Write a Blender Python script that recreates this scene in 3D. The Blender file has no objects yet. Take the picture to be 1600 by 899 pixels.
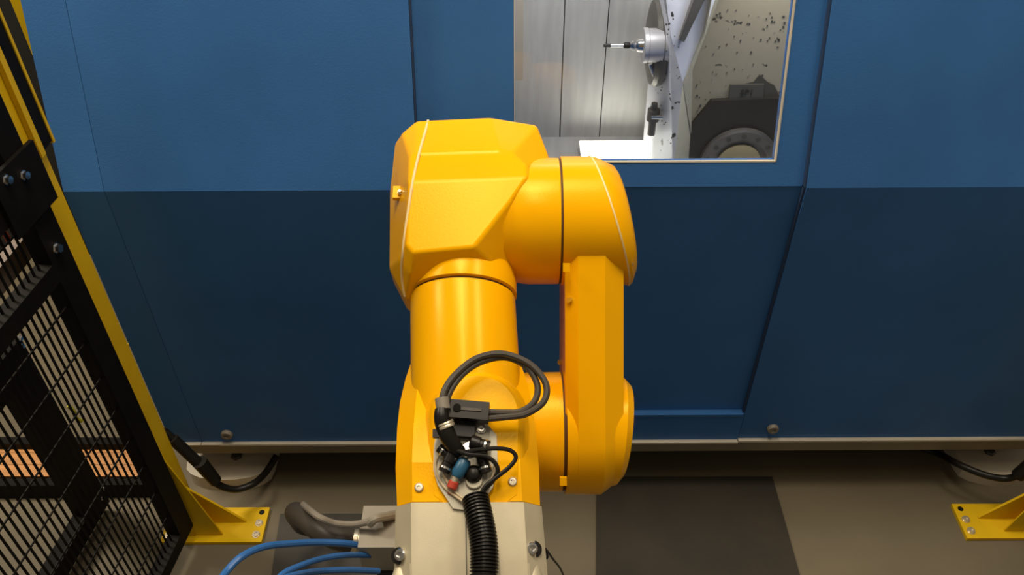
import bpy, bmesh, math, random
from mathutils import Vector, Matrix
from mathutils.bvhtree import BVHTree
random.seed(7)
C = bpy.context.scene.collection
SC = bpy.context.scene

# ------------------------------------------------------------------ camera, world, lights, exposure
PITCH, ROLL, FPX = math.radians(41.6), 0.005, 1333.0
CAMZ = 2.0
V = Vector
W = V((0, math.cos(PITCH), -math.sin(PITCH)))
U0 = V((0, math.sin(PITCH), math.cos(PITCH)))
X0 = V((1, 0, 0))
RIGHT = (X0 * math.cos(ROLL) - U0 * math.sin(ROLL)).normalized()
UP = (U0 * math.cos(ROLL) + X0 * math.sin(ROLL)).normalized()
cam_d = bpy.data.cameras.new('camera'); cam_d.lens = 30.0; cam_d.sensor_width = 36.0
cam_d.clip_start = 0.02; cam_d.clip_end = 60
cam = bpy.data.objects.new('camera', cam_d); C.objects.link(cam)
R = Matrix((RIGHT, UP, -W)).transposed()
cam.matrix_world = Matrix.Translation((0, 0, CAMZ)) @ R.to_4x4()
SC.camera = cam

wd = bpy.data.worlds.new('world'); SC.world = wd; wd.use_nodes = True
bg = wd.node_tree.nodes['Background']
bg.inputs[0].default_value = (1.0, 0.86, 0.66, 1); bg.inputs[1].default_value = 0.19

def area(name, loc, target, sx, sy, power, col):
    d = bpy.data.lights.new(name, 'AREA'); d.shape = 'RECTANGLE'; d.size = sx; d.size_y = sy
    d.energy = power; d.color = col
    o = bpy.data.objects.new(name, d); C.objects.link(o); o.location = loc
    o.rotation_euler = (V(target) - V(loc)).to_track_quat('-Z', 'Y').to_euler()
    return o
WARM = (1.0, 0.87, 0.68)
area('ceiling_lamp_main', (-0.15, 1.60, 3.9), (-0.15, 1.50, 0), 1.0, 1.0, 46, WARM)
area('ceiling_lamp_strip', (-0.15, 0.85, 3.9), (-0.15, 0.85, 0), 0.06, 1.3, 24, WARM)
area('ceiling_lamp_right', (1.45, 1.45, 3.9), (1.45, 1.4, 0), 0.5, 1.0, 36, WARM)
area('ceiling_lamp_far_left', (-2.1, 1.75, 3.2), (-2.0, 1.7, 0), 0.6, 0.8, 92, (1.0, 0.88, 0.70))
area('machine_lamp_upper', (0.45, 1.80, 1.62), (0.45, 1.98, 0.8), 0.9, 0.10, 11.0, (0.96, 0.96, 1.0))
SC.view_settings.view_transform = 'Standard'; SC.view_settings.look = 'None'
SC.view_settings.gamma = 1; SC.view_settings.use_curve_mapping = False
SC.view_settings.exposure = 0.0

# ------------------------------------------------------------------ measuring helpers: where a line of sight meets a real plane
def ray(u, v): return (W + RIGHT * ((u - 800) / FPX) + UP * ((449.5 - v) / FPX))
O = V((0, 0, CAMZ))
def onpl(u, v, p, n):
    d = ray(u, v); n = V(n); return O + d * ((V(p) - O).dot(n) / d.dot(n))
def onY(u, v, Y): return onpl(u, v, (0, Y, 0), (0, 1, 0))
def onZ(u, v, z): return onpl(u, v, (0, 0, z), (0, 0, 1))
def onX(u, v, x): return onpl(u, v, (x, 0, 0), (1, 0, 0))

# ------------------------------------------------------------------ materials
def mat(name, col, rough=0.5, metal=0.0, coat=0.0, var=0.0, vscale=8.0, bump=0.0, bscale=200.0, spec=0.5, col2=None, lo=0.35, hi=0.65, stretch=None):
    m = bpy.data.materials.new(name); m.use_nodes = True
    nt = m.node_tree; b = nt.nodes['Principled BSDF']
    b.inputs['Base Color'].default_value = (*col, 1); b.inputs['Roughness'].default_value = rough
    b.inputs['Metallic'].default_value = metal; b.inputs['Coat Weight'].default_value = coat
    b.inputs['Coat Roughness'].default_value = 0.12
    b.inputs['Specular IOR Level'].default_value = spec
    if var or col2 or bump:
        tc = nt.nodes.new('ShaderNodeTexCoord'); src = tc.outputs['Object']
        if stretch:
            mp = nt.nodes.new('ShaderNodeMapping'); mp.inputs['Scale'].default_value = stretch
            nt.links.new(src, mp.inputs[0]); src = mp.outputs[0]
    if var or col2:
        n = nt.nodes.new('ShaderNodeTexNoise'); n.inputs['Scale'].default_value = vscale; n.inputs['Detail'].default_value = 6
        nt.links.new(src, n.inputs['Vector'])
        r = nt.nodes.new('ShaderNodeValToRGB'); r.color_ramp.elements[0].position = lo; r.color_ramp.elements[1].position = hi
        c2 = col2 or tuple(min(1, c * (1 + var)) for c in col)
        c1 = col if col2 else tuple(c * (1 - var) for c in col)
        r.color_ramp.elements[0].color = (*c1, 1); r.color_ramp.elements[1].color = (*c2, 1)
        nt.links.new(n.outputs['Fac'], r.inputs[0]); nt.links.new(r.outputs[0], b.inputs['Base Color'])
    if bump:
        n2 = nt.nodes.new('ShaderNodeTexNoise'); n2.inputs['Scale'].default_value = bscale; n2.inputs['Detail'].default_value = 3
        nt.links.new(src, n2.inputs['Vector'])
        bp = nt.nodes.new('ShaderNodeBump'); bp.inputs['Strength'].default_value = bump; bp.inputs['Distance'].default_value = 0.002
        nt.links.new(n2.outputs['Fac'], bp.inputs['Height']); nt.links.new(bp.outputs[0], b.inputs['Normal'])
    return m
def emit(name, col, s):
    m = bpy.data.materials.new(name); m.use_nodes = True; b = m.node_tree.nodes['Principled BSDF']
    b.inputs['Base Color'].default_value = (*col, 1); b.inputs['Emission Color'].default_value = (*col, 1); b.inputs['Emission Strength'].default_value = s
    return m
def glass_mat():
    m = bpy.data.materials.new('window_glass'); m.use_nodes = True; nt = m.node_tree
    for n in list(nt.nodes): nt.nodes.remove(n)
    o = nt.nodes.new('ShaderNodeOutputMaterial'); mx = nt.nodes.new('ShaderNodeMixShader')
    t = nt.nodes.new('ShaderNodeBsdfTransparent'); t.inputs[0].default_value = (0.93, 0.94, 0.93, 1)
    g = nt.nodes.new('ShaderNodeBsdfGlossy'); g.inputs['Roughness'].default_value = 0.03
    f = nt.nodes.new('ShaderNodeFresnel'); f.inputs[0].default_value = 1.45
    nt.links.new(f.outputs[0], mx.inputs[0]); nt.links.new(t.outputs[0], mx.inputs[1]); nt.links.new(g.outputs[0], mx.inputs[2])
    nt.links.new(mx.outputs[0], o.inputs[0]); return m

M = dict(
    blue=mat('blue_paint', (0.034, 0.135, 0.37), 0.50, var=0.10, vscale=3.0, bump=0.12, bscale=260, spec=0.3),
    yellow=mat('robot_yellow', (0.94, 0.445, 0.0015), 0.24, spec=0.34, var=0.025, vscale=5, bump=0.06, bscale=350),
    post=mat('post_yellow', (0.66, 0.42, 0.007), 0.45, var=0.06, vscale=9, bump=0.05, spec=0.2),
    black=mat('black_powder_coat', (0.006, 0.0052, 0.0045), 0.6, var=0.15, vscale=20, spec=0.12),
    rubber=mat('black_rubber', (0.010, 0.0085, 0.007), 0.36, spec=0.28),
    cablegrey=mat('dark_grey_sheath', (0.055, 0.045, 0.034), 0.5),
    floor=mat('painted_concrete', (0.122, 0.099, 0.060), 0.62, var=0.12, vscale=2.6, bump=0.1, bscale=120),
    matdark=mat('dark_floor_mat', (0.021, 0.016, 0.009), 0.75, var=0.25, vscale=5, bump=0.25, bscale=90),
    steelplate=mat('dark_steel_plate', (0.028, 0.024, 0.018), 0.55, var=0.25, vscale=6),
    cream=mat('cream_base_paint', (0.52, 0.47, 0.38), 0.55, var=0.08, vscale=7),
    baseshade=mat('shaded_base_paint', (0.24, 0.205, 0.14), 0.55, var=0.08, vscale=7),  # pale base paint darkened for the shade under the lip
    edge_shade=mat('dark_blue_shade', (0.016, 0.04, 0.10), 0.6),  # shade of the door steps put into a dark blue
    alu=mat('cast_aluminium', (0.60, 0.53, 0.375), 0.48, metal=0.3, var=0.06, vscale=14, bump=0.05, bscale=700),
    plate=mat('milled_plate', (0.47, 0.435, 0.345), 0.5, metal=0.4, var=0.05, vscale=30),
    satin=mat('satin_steel', (0.62, 0.59, 0.58), 0.42, metal=0.5),
    steel=mat('bright_steel', (0.72, 0.70, 0.66), 0.22, metal=1.0),
    zinc=mat('zinc_bolt', (0.75, 0.66, 0.50), 0.35, metal=0.8),
    seam=mat('pale_gasket', (0.85, 0.66, 0.33), 0.6),
    gap=mat('dark_joint_gap', (0.10, 0.045, 0.004), 0.7),
    bluehose=mat('blue_hose', (0.03, 0.13, 0.38), 0.35),
    bluefit=mat('blue_fitting', (0.02, 0.10, 0.19), 0.35),
    redfit=mat('red_fitting', (0.42, 0.045, 0.02), 0.4),
    beige=mat('beige_tube', (0.50, 0.40, 0.25), 0.45),
    greycable=mat('grey_cable', (0.23, 0.20, 0.16), 0.5),
    greybox=mat('grey_connector_box', (0.32, 0.29, 0.23), 0.5, var=0.08, vscale=12),
    sheet=mat('brushed_sheet', (0.47, 0.45, 0.42), 0.5, metal=0.15, var=0.08, vscale=6, stretch=(6, 1, 0.7)),
    sheetdark=mat('beige_sheet', (0.42, 0.36, 0.28), 0.5),
    white=mat('speckled_white_paint', (0.05, 0.045, 0.04), 0.45, col2=(0.74, 0.73, 0.76), vscale=38, lo=0.315, hi=0.345),
    creamin=mat('cream_inner_paint', (0.62, 0.57, 0.42), 0.5, var=0.04, vscale=9),
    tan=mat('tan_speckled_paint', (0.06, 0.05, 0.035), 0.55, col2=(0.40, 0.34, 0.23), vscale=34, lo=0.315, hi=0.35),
    blocks=mat('oily_black_block', (0.016, 0.013, 0.009), 0.5, var=0.3, vscale=12),
    ring=mat('worn_flange', (0.15, 0.135, 0.115), 0.42, metal=0.5, var=0.12, vscale=20),
    core=mat('tan_core', (0.33, 0.26, 0.13), 0.55),
    tag=mat('grey_tag', (0.085, 0.078, 0.06), 0.5), ink=mat('dark_ink', (0.018, 0.016, 0.012), 0.6),
    chip=mat('dark_chips', (0.07, 0.062, 0.045), 0.6),
    wallm=mat('dark_wall_sheet', (0.010, 0.009, 0.008), 0.7, var=0.2, vscale=3),
    wood=mat('orange_board', (0.52, 0.24, 0.08), 0.5, var=0.15, vscale=5, stretch=(1, 8, 1)),
    palegrey=mat('pinkish_grey_rail', (0.20, 0.155, 0.13), 0.6), red=mat('dull_red', (0.22, 0.03, 0.015), 0.5),
    wire_yg=mat('yellow_green_wire', (0.45, 0.42, 0.03), 0.45),
    reflection_glow=emit('reflection_glow_white', (1.0, 0.98, 0.88), 5.0),  # glow standing in for light reflected in the chip tray
    glass=glass_mat(),
)

M['yellow'].node_tree.nodes['Principled BSDF'].inputs['Specular Tint'].default_value = (1.0, 0.74, 0.18, 1)

# ------------------------------------------------------------------ mesh helpers (all coordinates in metres, world frame)
def box(bm, lo, hi):
    lo, hi = V(lo), V(hi)
    vs = [bm.verts.new((x, y, z)) for z in (lo.z, hi.z) for y in (lo.y, hi.y) for x in (lo.x, hi.x)]
    for f in ((0, 2, 3, 1), (4, 5, 7, 6), (0, 1, 5, 4), (2, 6, 7, 3), (0, 4, 6, 2), (1, 3, 7, 5)): bm.faces.new([vs[i] for i in f])
    return vs
def obox(bm, c, a, b, d):
    c, a, b, d = V(c), V(a), V(b), V(d)
    vs = [bm.verts.new(c + a * i + b * j + d * k) for k in (-1, 1) for j in (-1, 1) for i in (-1, 1)]
    for f in ((0, 2, 3, 1), (4, 5, 7, 6), (0, 1, 5, 4), (2, 6, 7, 3), (0, 4, 6, 2), (1, 3, 7, 5)): bm.faces.new([vs[i] for i in f])
    return vs
def loft(bm, rings, cap=True, loop=True):
    rs = [[bm.verts.new(p) for p in r] for r in rings]; n = len(rs[0])
    for a, b in zip(rs, rs[1:]):
        for i in range(n if loop else n - 1):
            j = (i + 1) % n; bm.faces.new((a[i], a[j], b[j], b[i]))
    if cap: bm.faces.new(rs[0][::-1]); bm.faces.new(rs[-1])
    return rs
def prism(bm, pts, vec):
    vec = V(vec); loft(bm, [[V(p) for p in pts], [V(p) + vec for p in pts]])
def frame(d):
    d = V(d).normalized(); a = V((0, 0, 1)) if abs(d.z) < 0.9 else V((1, 0, 0))
    x = d.cross(a).normalized(); return x, d.cross(x).normalized()
def lathe(bm, p, d, prof, n=24):
    """profile = [(distance along d, radius)] turned about the axis through p"""
    p, d = V(p), V(d).normalized(); x, y = frame(d)
    loft(bm, [[p + d * s + (x * math.cos(2 * math.pi * i / n) + y * math.sin(2 * math.pi * i / n)) * max(r, 1e-5) for i in range(n)] for s, r in prof])
def cyl(bm, p0, p1, r0, r1=None, n=16):
    p0, p1 = V(p0), V(p1); lathe(bm, p0, p1 - p0, [(0, r0), ((p1 - p0).length, r0 if r1 is None else r1)], n)
def spline(pts, k=8):
    pts = [V(p) for p in pts]; P = [pts[0] * 2 - pts[1]] + pts + [pts[-1] * 2 - pts[-2]]; out = []
    for i in range(1, len(P) - 2):
        a, b, c, d = P[i - 1], P[i], P[i + 1], P[i + 2]
        for j in range(k):
            t = j / k
            out.append(0.5 * ((2 * b) + (c - a) * t + (2 * a - 5 * b + 4 * c - d) * t * t + (3 * b - a - 3 * c + d) * t ** 3))
    out.append(pts[-1]); return out
def tube(bm, pts, r, n=10, k=8, rf=None):
    P = spline(pts, k) if k else [V(p) for p in pts]
    t = (P[1] - P[0]).normalized(); x, y = frame(t); rings = []
    for i, p in enumerate(P):
        t2 = (P[min(i + 1, len(P) - 1)] - P[max(i - 1, 0)]).normalized()
        q = t.rotation_difference(t2); x = q @ x; y = q @ y; t = t2
        rr = rf(i, len(P)) if rf else r
        rings.append([p + (x * math.cos(2 * math.pi * j / n) + y * math.sin(2 * math.pi * j / n)) * rr for j in range(n)])
    loft(bm, rings)
def bevel(bm, off, seg=2, ang=25):
    es = [e for e in bm.edges if len(e.link_faces) == 2 and math.degrees(e.calc_face_angle(0)) > ang]
    bmesh.ops.bevel(bm, geom=es, offset=off, offset_type='OFFSET', segments=seg, profile=0.5, affect='EDGES', clamp_overlap=True)
def B(): return bmesh.new()
def wloc(o):
    p = V((0, 0, 0))
    while o: p += o.location; o = o.parent
    return p
def obj(name, bm, m, parent=None, smooth=35, label=None, flat=False):
    """link one mesh; its origin goes to the middle of its own box"""
    bmesh.ops.recalc_face_normals(bm, faces=bm.faces)
    for f in bm.faces: f.smooth = True
    for e in bm.edges:
        if len(e.link_faces) == 2 and math.degrees(e.calc_face_angle(0)) > smooth: e.smooth = False
    lo = V([min(v.co[i] for v in bm.verts) for i in range(3)]); hi = V([max(v.co[i] for v in bm.verts) for i in range(3)])
    c = (lo + hi) / 2
    for v in bm.verts: v.co -= c
    me = bpy.data.meshes.new(name); bm.to_mesh(me); bm.free(); me.materials.append(M[m] if isinstance(m, str) else m)
    o = bpy.data.objects.new(name, me); C.objects.link(o)
    o.location = c - (wloc(parent) if parent else V((0, 0, 0)))
    if parent: o.parent = parent
    if label: o['label'] = label
    if flat:
        w = o.modifiers.new('weighted_normals', 'WEIGHTED_NORMAL'); w.keep_sharp = True; w.weight = 100
    return o
def share(src, name, wp, parent):
    o = bpy.data.objects.new(name, src.data); C.objects.link(o); o.parent = parent
    o.location = V(wp) - wloc(parent); return o
def thing(name, loc, label, cat, group=None):
    o = bpy.data.objects.new(name, None); C.objects.link(o); o.location = loc; o.empty_display_size = 0.05
    o['label'] = label; o['category'] = cat
    if group: o['group'] = group
    return o
def tag(o, label, cat, group=None):
    o['label'] = label; o['category'] = cat
    if group: o['group'] = group
    return o
def struct(name, bm, m):
    o = obj(name, bm, m); o['kind'] = 'structure'; return o

# ------------------------------------------------------------------ setting
b = B(); box(b, (-5, -1.5, -0.1), (4, 4.0, 0)); struct('floor', b, 'floor')
b = B(); box(b, (-5, 2.75, 0.0), (4, 2.85, 4.2)); struct('wall_back', b, 'wallm')
b = B(); box(b, (-5, 2.45, 0.0), (-0.93, 2.55, 4.2)); struct('wall_left', b, 'wallm')

# ------------------------------------------------------------------ machining centre
YM, ZK, TL = 1.42, 1.004, math.radians(18)
SUP, SN = V((0, math.sin(TL), math.cos(TL))), V((0, -math.cos(TL), math.sin(TL)))   # up the leaning face, and out of it
def slope(x, s, out=0.0): return V((x, YM, ZK)) + SUP * s + SN * out
XL, XA, XD, XR, XE = -0.905, -0.822, -0.187, 0.594, 1.45
ZL, TH, RC = 0.197, 0.03, 0.014          # lip height, sheet thickness, door recess
STOP = 0.85
mc = thing('machining_center', (0.2, 1.9, 0), 'large blue enclosed machining centre with lit window filling the background', 'machine')
def bent(name, x0, x1, z0=ZL, rec=0.0):
    pr = [V((0, YM + rec, z0)), slope(0, 0, -rec) if rec else slope(0, 0), slope(0, STOP, -rec), slope(0, STOP, -rec - TH), slope(0, 0, -rec - TH), V((0, YM + rec + TH, z0))]
    # keep the bend on one height so that recessed and proud sheets break on the same line
    for i in (1, 4): pr[i] = V((0, YM + rec + (TH if i == 4 else 0), ZK))
    q = B(); loft(q, [[V((x0, p.y, p.z)) for p in pr], [V((x1, p.y, p.z)) for p in pr]])
    bevel(q, 0.003, 1, 40); return obj(name, q, 'blue', mc, 8)
bent('front_panel', XL, XA - 0.001)
bent('front_panel', XA, XD - 0.002)
bent('front_panel', XR + 0.002, XE)
# door: lower leaf, and leaning upper leaf with the window opening
WX0, WX1, WS0 = 0.006, 0.532, 0.051
door = obj('door', (lambda q: (box(q, (XD, YM + RC, 0.30), (XR, YM + RC + TH, ZK)), bevel(q, 0.003, 1), q)[2])(B()), 'blue', mc)
def sl_box(q, x0, x1, s0, s1, o0, o1):
    pts = [slope(x0, s0, o0), slope(x1, s0, o0), slope(x1, s1, o0), slope(x0, s1, o0)]
    prism(q, pts, SN * (o1 - o0))
off = -RC * math.cos(TL)
q = B()
sl_box(q, XD, WX0, 0, STOP, off - TH, off); sl_box(q, WX1, XR, 0, STOP, off - TH, off); sl_box(q, WX0, WX1, 0, WS0, off - TH, off); sl_box(q, WX0, WX1, 0.60, STOP, off - TH, off)
obj('window_surround', q, 'blue', door)
q = B(); sl_box(q, WX0, WX1, WS0, 0.60, off - 0.018, off - 0.013); obj('window_pane', q, 'glass', door)
for x0, x1, s0, s1 in ((WX0, WX1, WS0, WS0 + 0.0022), (WX1 - 0.0022, WX1, WS0, 0.6), (WX0, WX0 + 0.0015, WS0, 0.6)):
    q = B(); sl_box(q, x0, x1, s0, s1, off - 0.009, off + 0.001); obj('window_seal', q, 'cream', door, label='thin pale window seal')
# dark strips painted as the shade in the steps beside the door
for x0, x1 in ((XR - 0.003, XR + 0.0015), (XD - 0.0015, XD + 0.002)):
    q = B(); box(q, (x0, YM + 0.003, 0.302), (x1, YM + RC + 0.004, ZK)); obj('door_edge_shade', q, 'edge_shade', door, label='dark strip painted as shade beside the door')
    q = B(); sl_box(q, x0, x1, 0.0, STOP, -RC - 0.002, -0.003); obj('door_edge_shade', q, 'edge_shade', door, label='dark strip painted as shade beside the door')
# apron below the door with its ledge
q = B(); box(q, (XD, YM, ZL), (XR + 0.001, YM + 0.05, 0.301)); bevel(q, 0.004, 2)
obj('apron', q, 'blue', mc)
q = B(); box(q, (XD, YM - 0.003, 0.295), (XR - 0.004, YM + 0.02, 0.302)); bevel(q, 0.002, 1); obj('door_sill', q, 'blue', mc)
# pale lip of the base sheet and the base behind it
for x0, x1, z in ((XL, XA - 0.002, 0.198), (XA, XR, 0.198), (XR + 0.001, XE, 0.203)):
    q = B(); box(q, (x0, YM - 0.010, z - 0.006), (x1, YM + 0.06, z)); bevel(q, 0.002, 1); obj('base_lip', q, 'cream', mc, label='pale painted lip along the bottom edge')
q = B(); box(q, (XL, YM + 0.03, 0.110), (XE, YM + 0.12, 0.192)); obj('base_rail', q, 'baseshade', mc)
q = B(); box(q, (XL, YM + 0.12, 0.12), (XE, 2.7, 0.18)); obj('base_pan', q, 'steelplate', mc)
# sides, roof, back
def sidep(x0, x1, name):
    pr = [(YM + 0.031, ZL), (YM + 0.031, ZK), (slope(0, STOP).y + 0.031, slope(0, STOP).z - 0.01), (2.7, slope(0, STOP).z - 0.01), (2.7, ZL)]
    q = B(); loft(q, [[V((x0, y, z)) for y, z in pr], [V((x1, y, z)) for y, z in pr]]); obj(name, q, 'blue', mc)
sidep(XL, XL + 0.03, 'side_panel'); sidep(XE - 0.03, XE, 'side_panel')
q = B(); box(q, (XL, slope(0, STOP).y + 0.01, slope(0, STOP).z - 0.01), (XE, 2.7, slope(0, STOP).z + 0.02)); obj('roof_panel', q, 'blue', mc)
# round rubber stops on the lower edge
for u, v in ((355, 678), (1207, 669)):
    p = onY(u, v, YM); q = B(); lathe(q, p, (0, -1, 0), [(-0.004, 0.015), (0.006, 0.015), (0.010, 0.013), (0.010, 0.007), (0.006, 0.006)], 20)
    obj('round_stop', q, 'greycable', mc, label='dark round stop with a pale rim')
# machine feet: rounded cast flanges with two bolt heads each
for xa, xb, holes in ((onZ(300, 700, 0.05).x, onZ(430, 700, 0.05).x, ((375, 699), (370, 713))), (onZ(1490, 700, 0.05).x, onZ(1640, 700, 0.05).x, ((1574, 691), (1546, 706)))):
    q = B(); n = 10; pts = [V((xb, 1.62, 0.0)), V((xa, 1.62, 0.0))]; y0 = 1.405
    cx, rx = (xa + xb) / 2, (xb - xa) / 2
    for i in range(n + 1):
        a = math.pi * i / n; pts.append(V((cx - rx * math.cos(a), 1.47 - (1.47 - y0) * math.sin(a) ** 0.7 if 0 < i < n else 1.47, 0.0)))
    prism(q, pts, (0, 0, 0.05)); bevel(q, 0.012, 3, 40)
    f = obj('machine_foot', q, 'cream', mc, label='pale cast foot flange under the base')
    q = B(); cyl(q, (cx, 1.57, 0.05), (cx, 1.57, 0.125), 0.03, n=24); obj('levelling_stud', q, 'cablegrey', f)
    for u, v in holes:
        p = onZ(u, v, 0.05); q = B(); lathe(q, p, (0, 0, 1), [(-0.005, 0.0165), (0.004, 0.0165), (0.008, 0.013)], 6); obj('bolt', q, 'cablegrey', f)
# ---- inside of the machine
YB = 2.16
seams = [onY(760, 100, YB).x, onY(879, 100, YB).x, onY(945, 100, YB).x, onY(1120, 100, YB).x]
for x0, x1 in zip(seams, seams[1:]):
    q = B(); box(q, (x0 + 0.0015, YB, 0.3), (x1 - 0.0015, YB + 0.02, 1.8)); bevel(q, 0.003, 1); obj('inner_wall_panel', q, 'sheet', mc)
q = B(); box(q, (-0.3, YB + 0.02, 0.3), (1.2, YB + 0.03, 1.8)); obj('inner_back_plate', q, 'steelplate', mc)
p0, p1 = onY(790, 0, YB - 0.06), onY(817, 123, YB - 0.06)
q = B(); box(q, (p0.x - 0.1, YB - 0.07, p1.z), (p1.x, YB - 0.05, 1.8)); obj('inner_corner_strip', q, 'sheetdark', mc)
ZF = onY(900, 214, YB).z
q = B(); box(q, (-0.3, 1.60, ZF - 0.02), (1.0, YB, ZF)); obj('chip_tray', q, 'sheet', mc)
q = B(); box(q, (-0.32, 1.73, 0.3), (-0.30, YB, 1.8)); obj('inner_side_wall', q, 'sheet', mc)
a, c = onZ(907, 240, ZF + 0.03), onZ(1024, 219, ZF + 0.03)
q = B(); box(q, (a.x, a.y - 0.08, ZF), (c.x, c.y, ZF + 0.026)); lb = obj('tray_glow', q, 'sheet', mc, label='glowing white panel painted as a reflection low inside the window')
q = B(); box(q, (a.x + 0.002, a.y - 0.078, ZF + 0.026), (c.x - 0.002, c.y - 0.002, ZF + 0.03)); obj('glow_face', q, 'reflection_glow', lb)  # emissive face imitates the bright reflection in the chip tray
a = onZ(858, 228, ZF)
for i, (u, w, h) in enumerate(((860, 0.018, 0.02), (884, 0.012, 0.03), (896, 0.012, 0.022))):
    p = onY(u, 236, 1.93); q = B(); box(q, (p.x - w, p.y - 0.02, ZF), (p.x + w, p.y + 0.03, ZF + h)); bevel(q, 0.004, 1); obj('tray_fitting', q, 'ring', mc)
# spindle column casting: speckled white face, cream chamfer, tan wall set back
YC, YT, YE = 1.86, 1.99, 1.94
def poly(name, uv, m, thick, label=None, parent=None, bev=0.002):
    pts = [onY(u, v, y) for u, v, y in uv]
    q = B(); prism(q, pts, thick); 
    if bev: bevel(q, bev, 1)
    return obj(name, q, m, parent or mc, label=label)
col = poly('column_face', [(1036, -60, YE), (1034, 60, YE), (1026, 160, YE), (1015, 275, YE), (1051, 275, YC), (1067, 129, YC), (1047, 52, YC), (1034, -60, YC)], 'white', (0, 0.16, 0), 'white column face speckled with dark chips', bev=0)
poly('column_chamfer', [(1067, 129, YC), (1051, 275, YC), (1074, 275, YT - 0.02), (1079, 205, YT - 0.02), (1067, 129, YC)][:4], 'creamin', (0, 0.1, 0), bev=0)
poly('column_shoulder', [(1034, -60, YC), (1047, 52, YC), (1067, 129, YC), (1100, 52, YC + 0.03), (1136, -60, YC + 0.05)], 'white', (0, 0.12, 0), bev=0)
poly('column_edge', [(1067, 131, YC - 0.001), (1102, 52, YC + 0.01), (1122, -60, YC + 0.02), (1146, -60, YT - 0.02), (1108, 40, YT - 0.02), (1082, 110, YT - 0.02), (1080, 210, YT - 0.02)], 'creamin', (0, 0.08, 0), bev=0)
poly('guide_slot', [(1061, 62, YC - 0.006), (1069, 66, YC - 0.006), (1106, -10, YC + 0.008), (1120, -60, YC + 0.012), (1106, -60, YC + 0.012)], 'ring', (0, 0.02, 0), 'dark slanted guide strip')
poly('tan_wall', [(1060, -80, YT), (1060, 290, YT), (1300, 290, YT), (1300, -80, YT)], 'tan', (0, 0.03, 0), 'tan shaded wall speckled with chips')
random.seed(3)
def chips(n, u0, u1, v0, v1, Y, smax):
    q = B()
    for _ in range(n):
        p = onY(random.uniform(u0, u1), random.uniform(v0, v1), Y)
        for _ in range(random.choice((1, 1, 2))):
            s = random.uniform(0.3, 1) * smax; e = V((random.uniform(-1, 1), 0, random.uniform(-1, 1))) * smax
            obox(q, p + e, (s, 0, s * 0.3), (0, 0.0012, 0), (-s * 0.3, 0, s * random.uniform(0.4, 1.2)))
    o = obj('metal_chips', q, 'chip', mc); o['kind'] = 'stuff'; return o
chips(34, 1032, 1060, -10, 235, YC - 0.004, 0.0016)
chips(30, 1100, 1235, 0, 150, YT - 0.001, 0.0015)
chips(26, 1170, 1228, 20, 150, YT - 0.001, 0.0022)
chips(8, 1074, 1094, 130, 180, YT - 0.001, 0.0025)
# black bearing block with worn flange and tag
blk = poly('bearing_block', [(1073, 290, YT - 0.014), (1076, 222, YT - 0.014), (1080, 197, YT - 0.014), (1112, 158, YT - 0.014), (1245, 153, YT - 0.014), (1245, 290, YT - 0.014)], 'blocks', (0, 0.014, 0), 'black angular block under the tag', bev=0.004)
fc = onY(1152, 252, YT - 0.014); kf = (fc - O).dot(W) / FPX
q = B(); lathe(q, fc, (0, -1, 0), [(0, 60 * kf), (0.012, 60 * kf), (0.016, 57 * kf), (0.016, 43 * kf), (0.006, 43 * kf), (0.006, 30 * kf)], 40)
fl = obj('flange', q, 'ring', mc, label='worn round flange with bolt holes')
q = B(); lathe(q, fc, (0, -1, 0), [(0, 34 * kf), (0.013, 34 * kf), (0.020, 26 * kf)], 32); obj('core', q, 'core', fl, label='tan round core')
for ang in range(0, 181, 26):
    a = math.radians(ang + 12); p = fc + V((math.cos(a), 0, math.sin(a))) * 50 * kf + V((0, -0.016, 0))
    q = B(); lathe(q, p, (0, -1, 0), [(-0.002, 4 * kf), (0.0015, 4 * kf)], 12); obj('bolt', q, 'chip', fl)
tg = poly('tag_plate', [(1139, 157, YT - 0.008), (1141, 133, YT - 0.008), (1194, 132, YT - 0.008), (1192, 157, YT - 0.008)], 'tag', (0, 0.008, 0), 'grey tag lettered SP1')
poly('oil_stain', [(1160, 132, YT - 0.003), (1178, 128, YT - 0.003), (1187, 117, YT - 0.003), (1199, 128, YT - 0.003), (1210, 134, YT - 0.003), (1222, 157, YT - 0.003), (1190, 157, YT - 0.003)], 'chip', (0, 0.003, 0), bev=0)
fd = bpy.data.curves.new('tag_lettering', 'FONT'); fd.body = 'SP1'; fd.size = 0.024; fd.extrude = 0.0005; fd.align_x = 'CENTER'; fd.align_y = 'CENTER'
ft = bpy.data.objects.new('lettering_curve', fd); C.objects.link(ft); bpy.context.view_layer.update()
lm = bpy.data.meshes.new_from_object(ft.evaluated_get(bpy.context.evaluated_depsgraph_get())); bpy.data.objects.remove(ft); lm.materials.clear(); lm.materials.append(M['ink'])
fo = bpy.data.objects.new('tag_lettering', lm); C.objects.link(fo)
fo.parent = tg; fo.rotation_euler = (math.pi / 2, 0, 0); fo.location = onY(1167, 145, YT - 0.0095) - wloc(tg)
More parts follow.
